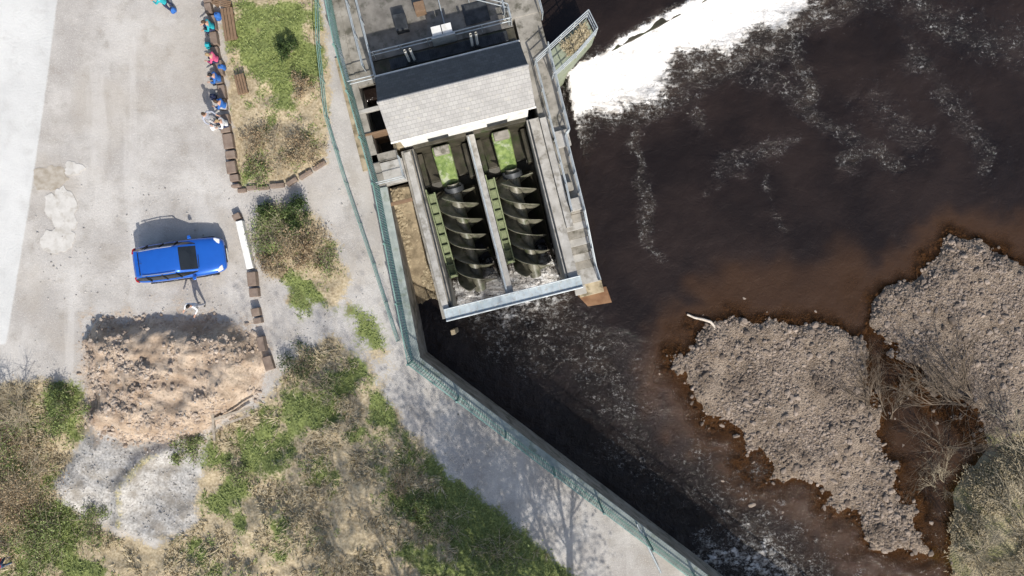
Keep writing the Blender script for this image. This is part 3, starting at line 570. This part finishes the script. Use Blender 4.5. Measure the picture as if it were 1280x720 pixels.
lb('buttress',6.9,7.5,3.3,3.9,-.15,.35,m_conc_l,rw);lb('buttress_block',6.9,7.3,4.3,4.7,-.15,.3,m_conc,rw);lb('pier_cap',7.0,7.7,6.4,7.2,0.003,.25,m_conc_l,rw)
lb('footing',6.6,7.9,-.9,-.2,-5.3,-3.2,m_tan,rw);lb('broken_slab',6.4,7.0,-.75,-.3,-3.3,-3.0,m_conc_l,rw)
prism('sunken_apron',P2([(715,362),(758,358),(765,378),(735,383)],-3.4),-5.3,-3.42,mat('rusty_apron',(.16,.08,.04),(.26,.15,.08),2,.8),rw)
railing('walkway_railing',[L(7.7,11.2,0),L(7.7,7.0,0),L(7.5,6.9,-.15),L(7.5,3.2,-.15),L(7.5,.5,-1.3),L(7.55,-.2,-1.3)],m_steel,1.1,(1.1,.75,.4),1.0)
railing('walkway_railing',[L(6.95,10.6,0),L(6.95,7.9,0),L(6.95,4.6,-.15),L(6.9,3.3,-.15)],m_steel,1.1,(1.1,.6),1.1)
bp=P2([(668,82),(700,52),(733,22),(744,44),(720,72),(690,100)],0)
pl=empty('fish_pass_platform'); prism('platform_body',bp,-5.3,-.1,mat('platform_algae_concrete',(.2,.23,.17),(.34,.37,.28),2,.8,streak=((.12,.15,.07),2,.6)),pl)
bi=P2([(704,58),(730,34),(737,46),(712,70)],0); prism('planting_bed',bi,-.1,.02,m_moss,pl)
x=rng.uniform(2.3,4,900);y=rng.uniform(10.6,13.2,900);k=sdf(x,y,bi)>-.05; tufts('planting',x[k],y[k],np.full(k.sum(),.02),rng.uniform(.15,.4,k.sum()),m_grassd,7,.012).parent=pl
railing('platform_railing',[Vector((*p,-.1)) for p in bp],m_steel,1.2,(1.2,.8,.4),.9)
lb('north_walkway_slab',6.0,7.9,13.0,18,-5.3,.02,m_conc,rw); railing('walkway_railing',[L(7.8,12.6,.02),L(7.8,17.5,.02)],m_steel); railing('walkway_railing',[L(6.1,13.2,.02),L(6.1,17.5,.02)],m_steel)
# ------------------------------------------------------------ low walls, beams
def blocks(name,a,b,w,z1,m,gap=.0,n_=None,seed=0):
    a=P(*a);b=P(*b); d=(b-a);ln_=d.length;d.normalize();nn_=Vector((-d.y,d.x,0)); e=empty(name); random.seed(seed); t=0
    while t<ln_-.15:
        l=random.uniform(.35,.75); l=min(l,ln_-t); o_=random.uniform(-.05,.05); ww=w*random.uniform(.85,1.15)
        c=[a+d*t+nn_*(ww/2+o_),a+d*(t+l-.03)+nn_*(ww/2+o_),a+d*(t+l-.03)-nn_*(ww/2-o_),a+d*t-nn_*(ww/2-o_)]
        prism('stone',[tuple(p[:2]) for p in c],-.2,z1*random.uniform(.8,1.15),m,e,.035); t+=l+(gap*random.random())
    return e
blocks('low_stone_wall',(250,-60),(266,20),.35,.42,m_stone,0,seed=1);blocks('low_stone_wall',(266,22),(283,140),.35,.42,m_stone,.1,seed=2);blocks('low_stone_wall',(283,145),(297,236),.42,.4,m_stone,.12,seed=3)
blocks('garden_edging',(298,238),(360,232),.2,.2,m_stone,.1,seed=4);blocks('garden_edging',(360,232),(410,200),.2,.2,m_stone,.1,seed=5);blocks('low_stone_wall',(296,268),(300,276),.35,.4,m_stone,seed=12)
for i,(a,b) in enumerate((((317,340),(320,372)),((321,385),(325,405)),((329,420),(333,440)),((334,445),(340,465)))): blocks('low_stone_wall',a,b,.38,.45,m_stone,.25,seed=20+i)
def beam(name,a,b,w,z0,z1,m):
    a=P(*a);b=P(*b);d=(b-a).normalized();n_=Vector((-d.y,d.x,0))*w/2
    return prism(name,[tuple(p[:2]) for p in (a+n_,b+n_,b-n_,a-n_)],z0,z1,m,None,.03)
beam('white_painted_beam',(302,277),(316,336),.32,.0,.45,m_white)
def bench(name,a,b,w):
    e=empty(name); a=P(*a);b=P(*b);d=(b-a).normalized();n_=Vector((-d.y,d.x,0))
    for k in range(4):
        o=-w/2+w*(k+.5)/4; c=[a+n_*(o-w/8+.012),b+n_*(o-w/8+.012),b+n_*(o+w/8-.012),a+n_*(o+w/8-.012)]; prism('plank',[tuple(p[:2]) for p in c],.42,.47,m_wood,e,.008)
    for f in (.15,.85):
        p=a.lerp(b,f); c=[p+n_*w*.4-d*.05,p+n_*w*.4+d*.05,p-n_*w*.4+d*.05,p-n_*w*.4-d*.05]; prism('leg',[tuple(q[:2]) for q in c],0,.417,m_wood,e,.01)
bench('wooden_bench',(287,14),(293,54),.6);bench('wooden_bench',(302,96),(308,120),.5);bench('wooden_bench',(270,5),(292,10),.35)
for (a,b) in (((272,522),(322,506)),((270,500),(274,548)),((285,528),(318,516))):
    q=P(*a);w_=P(*b); tubes('timber_plank',[(q.x,q.y,.5)],[(w_.x,w_.y,.6)],.09,.07,mat('grey_timber',(.25,.21,.16),(.42,.37,.3),5,.85),4)
tubes('handrail_pipe',[tuple(P(796,655,.3))],[tuple(P(826,716,.3))],.05,.05,m_steel,8)
# ------------------------------------------------------------ car
def build_car(cx,cy,rot):
    e=empty('blue_car',(0,0,0))
    n=NT('car_paint_blue'); n.fin(n.mix(n.noise(3,2),(.012,.11,.50),(.015,.135,.58)),.28,.3,.5); n.b.inputs['Coat Weight'].default_value=.8; paint=n.m
    glass=mat('car_glass',(.012,.015,.018),(.02,.024,.028),2,.06,0,0,spec=.6); blk=mat('black_plastic',(.015,.015,.016),(.03,.03,.03),8,.6,bump=.1); tyre=mat('tyre_rubber',(.015,.015,.015),(.03,.03,.03),20,.9)
    sil=mat('alloy_silver',(.5,.5,.52),(.6,.6,.62),4,.3,.8,0); lamp=mat('lamp_glass',(.6,.62,.65),(.75,.77,.8),4,.1,0,0); red=mat('tail_lamp',(.3,.01,.01),(.45,.02,.02),4,.2,0,0)
    S=[(-2.14,.62,.42,.72,.80),(-2.10,.74,.32,.88,.94),(-1.98,.83,.24,.96,1.0),(-1.5,.885,.2,.98,1.02),(-.8,.90,.19,.97,1.0),(0,.90,.19,.95,.98),(.7,.90,.19,.93,.97),(1.0,.895,.2,.91,.98),(1.5,.875,.22,.85,.92),(1.85,.83,.25,.78,.84),(2.05,.72,.3,.68,.74),(2.14,.56,.38,.58,.62)]
    V=[];k=13
    for x,w,zb_,zs,zt in S:
        half=[(0,zt),(w*.45,zt-.003),(w*.74,zt-.02),(w*.93,zs-.02),(w,zs-.14),(w*1.0,(zs+zb_)/2),(w*.95,zb_)]
        row=[(x,-a,b) for a,b in half[::-1]]+[(x,a,b) for a,b in half[1:]]; V+=row
    N=len(S);Fc=[]
    for i in range(N-1):
        for j in range(k-1): Fc.append([i*k+j,i*k+j+1,(i+1)*k+j+1,(i+1)*k+j])
        Fc.append([i*k+k-1,i*k,(i+1)*k,(i+1)*k+k-1])
    Fc.append(list(range(k))[::-1]);Fc.append([(N-1)*k+j for j in range(k)])
    o=mk('body',V,Fc,paint,smooth=True,parent=e); m=o.modifiers.new('s','SUBSURF'); m.levels=2;m.render_levels=2
    G=[(.92,.68,.955,.62,.97),(.55,.77,.96,.62,1.20),(.22,.81,.965,.61,1.43),(.12,.83,.965,.61,1.47),(-.5,.84,.97,.62,1.52),(-1.2,.82,.98,.61,1.50),(-1.62,.79,.98,.59,1.43),(-1.85,.76,.98,.60,1.24),(-2.02,.73,.97,.66,.985)]
    V=[];k=9
    for x,wb_,zb_,wt,zt in G:
        half=[(0,zt+.02*(zt>1.2)),(wt*.55,zt+.012*(zt>1.2)),(wt*.93,zt-.01),(wt+.04*(zt-zb_),zt-.05*(zt-zb_)*2),(wb_,zb_-.02)]
        V+=[(x,-a,b) for a,b in half[::-1]]+[(x,a,b) for a,b in half[1:]]
    Fc=[];mi=[]
    for i in range(len(G)-1):
        for j in range(k-1):
            Fc.append([i*k+j,i*k+j+1,(i+1)*k+j+1,(i+1)*k+j]); side=j in(0,7); edge=j in (1,6)
            if side: mi.append(1)
            elif edge: mi.append(0)
            elif i in(0,1): mi.append(1)
            elif i in (6,7): mi.append(1)
            else: mi.append(0)
    o=mk('cabin',V,Fc,[paint,glass],mi,True,e); m=o.modifiers.new('s','SUBSURF'); m.levels=1;m.render_levels=1
    for x in (.12,-.55,-1.3):
        for s_ in(-1,1): tubes('pillar',[(x+(.0),s_*.845,.96)],[(x-.06,s_*.665,1.46)],.03,.03,blk,4,e)
    for s_ in(-1,1):
        tubes('roof_rail',[(.05,s_*.60,1.54),(-.6,s_*.6,1.565)],[(-.6,s_*.6,1.565),(-1.5,s_*.57,1.51)],.022,.022,sil,6,e)
        prism('mirror',[(.62,s_*.88),(.80,s_*.9),(.76,s_*1.06),(.64,s_*1.05)],.94,1.08,paint,e,.03)
        prism('headlamp',[(1.72,s_*.62),(1.98,s_*.50),(2.0,s_*.72),(1.75,s_*.82)],.66,.80,lamp,e,.03)
        prism('tail_lamp',[(-2.12,s_*.55),(-1.95,s_*.55),(-1.93,s_*.83),(-2.06,s_*.76)],.78,.96,red,e,.03)
        prism('door_handle',[(-.35,s_*.9),(-.15,s_*.9),(-.15,s_*.925),(-.35,s_*.925)],.82,.86,sil,e,.005)
        prism('sill',[(-1.2,s_*.86),(1.2,s_*.86),(1.2,s_*.925),(-1.2,s_*.925)],.17,.3,blk,e,.02)
        for x in (-1.3,1.3):
            tubes('tyre',[(x,s_*.70,.33)],[(x,s_*.91,.33)],.33,.33,tyre,28,e)
            V=[(x,s_*.913,.33)]+[(x+.325*math.cos(a),s_*.912,.33+.325*math.sin(a)) for a in np.linspace(0,2*math.pi,29)[:-1]]
            mk('tyre_wall',V,[[0,1+i,1+(i+1)%28] for i in range(28)],tyre,parent=e)
            tubes('wheel_rim',[(x,s_*.9,.33)]*5,[(x+.21*math.cos(a),s_*.925,.33+.21*math.sin(a)) for a in np.arange(5)*1.2566],.04,.03,sil,4,e)
    prism('windscreen_wiper',[(.95,-.5),(.98,-.5),(1.01,.1),(.98,.1)],.985,1.0,blk,e,0)
    prism('grille',[(2.04,-.45),(2.15,-.4),(2.15,.4),(2.04,.45)],.42,.56,blk,e,.02)
    prism('front_plate',[(2.15,-.26),(2.165,-.26),(2.165,.26),(2.15,.26)],.34,.45,m_white,e,.003)
    prism('rear_spoiler',[(-1.78,-.58),(-1.62,-.6),(-1.62,.6),(-1.78,.58)],1.43,1.47,paint,e,.015)
    tubes('aerial',[(-1.45,0,1.5)],[(-1.6,0,1.66)],.012,.006,blk,6,e)
    e.location=(cx,cy,.02); e.rotation_euler=(0,0,rot); return e
cc=P(226,325,.6); build_car(cc.x,cc.y,math.radians(8))
# ------------------------------------------------------------ people
skin=mat('skin',(.45,.27,.19),(.55,.34,.25),6,.6,bump=0); shoe=mat('shoe',(.03,.03,.03),(.08,.08,.08),6,.6)
def cloth(nm,c): return mat(nm,tuple(v*.75 for v in c),c,9,.85,bump=.4,bs=25)
hairs=[mat('hair_brown',(.05,.03,.02),(.10,.06,.035),30,.6),mat('hair_fair',(.25,.17,.09),(.38,.28,.16),30,.6),mat('hair_dark',(.012,.01,.01),(.03,.025,.02),30,.5)]
def person(name,px,py,face,pose,top,legs,hair,scale=1.0,hat=None,base=None):
    e=empty(name); J=[];R=[];E=[];T=[]
    def add(p,r,par,t):
        J.append(p);R.append(r);T.append(t)
        if par is not None: E.append((par,len(J)-1))
        return len(J)-1
    sit=pose=='sit'; ph=.56 if sit else .95; ln_=.12 if sit else .03
    pel=add((0,0,ph),.135,None,1); sp_=add((0,ln_*.3,ph+.2),.125,pel,0); ch=add((0,ln_*.8,ph+.40),.145,sp_,0); nk=add((0,ln_*1.1,ph+.54),.055,ch,2); hd=add((0,ln_*1.3,ph+.62),.05,nk,2)
    for s_ in(-1,1):
        sh=add((s_*.18,ln_*.8,ph+.46),.065,ch,0)
        if sit: el=add((s_*.25,ln_+.06,ph+.2),.048,sh,0); wr=add((s_*.16,ln_+.28,ph+.12),.032,el,0); hv=Vector((-s_*.15,1,-.15)).normalized()
        elif pose=='reach': el=add((s_*.30,.12,ph+.25),.048,sh,0); wr=add((s_*.28,.35,ph+.22),.032,el,0); hv=Vector((0,1,0))
        else: el=add((s_*.26,-.02,ph+.18),.048,sh,0); wr=add((s_*.28,.08,ph-.06),.032,el,0); hv=Vector((0,.25,-1)).normalized()
        pw=Vector(J[wr]); pa=add(tuple(pw+hv*.07),.034,wr,2); side=Vector((1,0,0))
        for f,(o,l) in enumerate(((-.03,.075),(-.01,.085),(.01,.08),(.03,.062))):
            b_=pw+hv*.11+side*o; i1=add(tuple(b_),.009,pa,2); i2=add(tuple(b_+hv*l*.5+Vector((0,0,-.008))),.008,i1,2); add(tuple(b_+hv*l+Vector((0,0,-.03))),.007,i2,2)
        t1=add(tuple(pw+hv*.05-side*s_*.045),.010,pa,2); add(tuple(pw+hv*.09-side*s_*.065),.008,t1,2)
        hp=add((s_*.10,.0,ph-.05),.10,pel,1)
        if sit: kn=add((s_*.14,.44,ph-.03),.065,hp,1); an=add((s_*.13,.42+.06*s_,.10),.042,kn,1)
        else: kn=add((s_*.12,.05+.08*s_,.5),.065,hp,1); an=add((s_*.13,.1*s_,.09),.042,kn,1)
        a_=J[an]; add((a_[0]+s_*.02,a_[1]+.17,.045),.042,an,3)
    me=bpy.data.meshes.new('body'); me.from_pydata(J,E,[]); o=bpy.data.objects.new('body',me); scene.collection.objects.link(o)
    m=o.modifiers.new('sk','SKIN'); m.use_smooth_shade=True
    for i,v in enumerate(me.skin_vertices[0].data): v.radius=(R[i],R[i]*(.75 if i in(pel,sp_,ch) else 1)); v.use_root=(i==0)
    s2=o.modifiers.new('ss','SUBSURF'); s2.levels=1; s2.render_levels=1
    dg=bpy.context.evaluated_depsgraph_get(); nm=bpy.data.meshes.new_from_object(o.evaluated_get(dg)); bpy.data.objects.remove(o)
    b=bpy.data.objects.new('body',nm); scene.collection.objects.link(b); b.parent=e
    nm.materials.clear()
    for mm in (top,legs,skin,shoe): nm.materials.append(mm)
    EE=[(np.array(J[a]),np.array(J[c_]),T[c_]) for a,c_ in E]
    for p in nm.polygons:
        c_=np.array(p.center); best=9;bi_=0
        for a,b2,t in EE:
            ab=b2-a; q=np.clip(np.dot(c_-a,ab)/np.dot(ab,ab),0,1); d=np.linalg.norm(c_-a-ab*q)
            if d<best: best=d;bi_=t
        p.material_index=bi_; p.use_smooth=True
    V0,F0=ico(3); hc=np.array([0,ln_*1.4+.015,ph+.735]); v=V0*np.array([.078,.098,.118]); nose=np.exp(-((V0[:,0]/.16)**2+((V0[:,2]+.1)/.2)**2))*(V0[:,1]>0)*.028; v[:,1]+=nose; v[:,0]*=np.where(V0[:,2]<-.3,.82,1)
    mk('head',v+hc,F0,skin,smooth=True,parent=e)
    for s_ in(-1,1):
        mk('ear',V0*np.array([.012,.022,.032])+hc+np.array([s_*.08,-.005,-.01]),F0,skin,smooth=True,parent=e)
        mk('eye',V0*.012+hc+np.array([s_*.03,.088,.005]),F0,shoe,smooth=True,parent=e)
    mk('mouth',V0*np.array([.024,.008,.006])+hc+np.array([0,.088,-.062]),F0,cloth('lips',(.35,.12,.1)),smooth=True,parent=e)
    k=(V0[F0].mean(1)); keep=(k[:,2]>.35)|((k[:,1]<-.05)&(k[:,2]>-.6)); mk('hair',V0*np.array([.088,.108,.127])*(1+rng.uniform(-.02,.03,(len(V0),1)))+hc,F0[keep],hat or hair,smooth=True,parent=e)
    g0=P(px,py,.6); e.location=(g0.x,g0.y,(0.0 if base is None else base)); e.rotation_euler=(0,0,face); e.scale=(scale,)*3
    return e
teal=cloth('teal_jacket',(.03,.42,.48)); blue=cloth('blue_jacket',(.04,.16,.5)); pink=cloth('pink_top',(.7,.12,.25)); wht=cloth('white_top',(.8,.8,.8)); gry=cloth('grey_top',(.4,.42,.48)); nav=cloth('navy_trousers',(.03,.04,.09)); den=cloth('denim',(.08,.13,.24)); lgt=cloth('light_trousers',(.5,.5,.52)); red_=cloth('red_jacket',(.6,.04,.04))
LF=math.radians(90)
person('seated_person',266,33,LF+.15,'sit',teal,nav,hairs[0]);person('seated_person',271,74,LF-.1,'sit',pink,nav,hairs[1]);person('seated_person',274,98,LF+.1,'sit',blue,den,hairs[2])
person('seated_person',281,132,LF-.2,'sit',blue,lgt,hairs[0]);person('seated_person',283,154,LF+.2,'sit',wht,nav,hairs[1])
person('standing_person',264,148,LF+2.6,'reach',gry,lgt,hairs[0]);person('standing_person',210,6,LF-.6,'reach',teal,nav,hairs[1],hat=cloth('green_cap',(.1,.5,.2)))
person('standing_person',247,381,-.4+math.pi,'reach',wht,lgt,hairs[2]);person('standing_person',12,700,1.2,'stand',red_,den,hairs[0],hat=cloth('blue_cap',(.05,.2,.6)),base=.4)
def bag(name,px,py,m,s_=.28):
    V0,F0=ico(3); c=P(px,py,0); q=np.sign(V0)*np.abs(V0)**.6*np.array([s_*.6,s_*.42,s_*.7]); e=empty(name); q[:,0]*=1-.2*(V0[:,2]>0)
    mk('bag_body',q+np.array([c.x,c.y,s_*.68]),F0,m,smooth=True,parent=e); mk('bag_pocket',q*.55+np.array([c.x-s_*.1,c.y-s_*.38,s_*.5]),F0,m,smooth=True,parent=e)
    a=[(c.x-.05,c.y,s_*1.35),(c.x,c.y,s_*1.6)];b=[(c.x,c.y,s_*1.6),(c.x+.05,c.y,s_*1.35)]; tubes('bag_handle',a,b,.012,.012,shoe,6,e)
bag('backpack',262,58,teal);bag('backpack',279,86,blue,.32);bag('backpack',268,122,nav);bag('backpack',275,22,blue,.34);bag('backpack',268,160,wht,.25);bag('backpack',218,14,blue,.25)
# ------------------------------------------------------------ light + camera
el=math.radians(43); sd=Vector((-.36,.933,0)).normalized(); dirv=Vector((sd.x*math.cos(el),sd.y*math.cos(el),-math.sin(el)))
sun=bpy.data.lights.new('sun','SUN'); sun.energy=4.6; sun.angle=math.radians(.6); sun.color=(1,.955,.89); so=bpy.data.objects.new('sun',sun); so.rotation_euler=dirv.to_track_quat('-Z','Y').to_euler(); scene.collection.objects.link(so)
w=bpy.data.worlds.new('World'); scene.world=w; w.use_nodes=True; nt=w.node_tree; sk=nt.nodes.new('ShaderNodeTexSky'); sk.sky_type='NISHITA'; sk.sun_disc=False; sk.sun_elevation=el; sk.sun_rotation=math.atan2(-dirv.x,-dirv.y); sk.dust_density=2.5
nt.links.new(sk.outputs[0],nt.nodes['Background'].inputs[0]); nt.nodes['Background'].inputs[1].default_value=.15
cam=bpy.data.cameras.new('camera'); cam.sensor_width=36; cam.lens=36*F/1280; cam.clip_end=1000; co=bpy.data.objects.new('camera',cam); co.location=(0,0,H); scene.collection.objects.link(co); scene.camera=co
scene.view_settings.view_transform='Standard'; scene.view_settings.look='None'; scene.view_settings.exposure=0
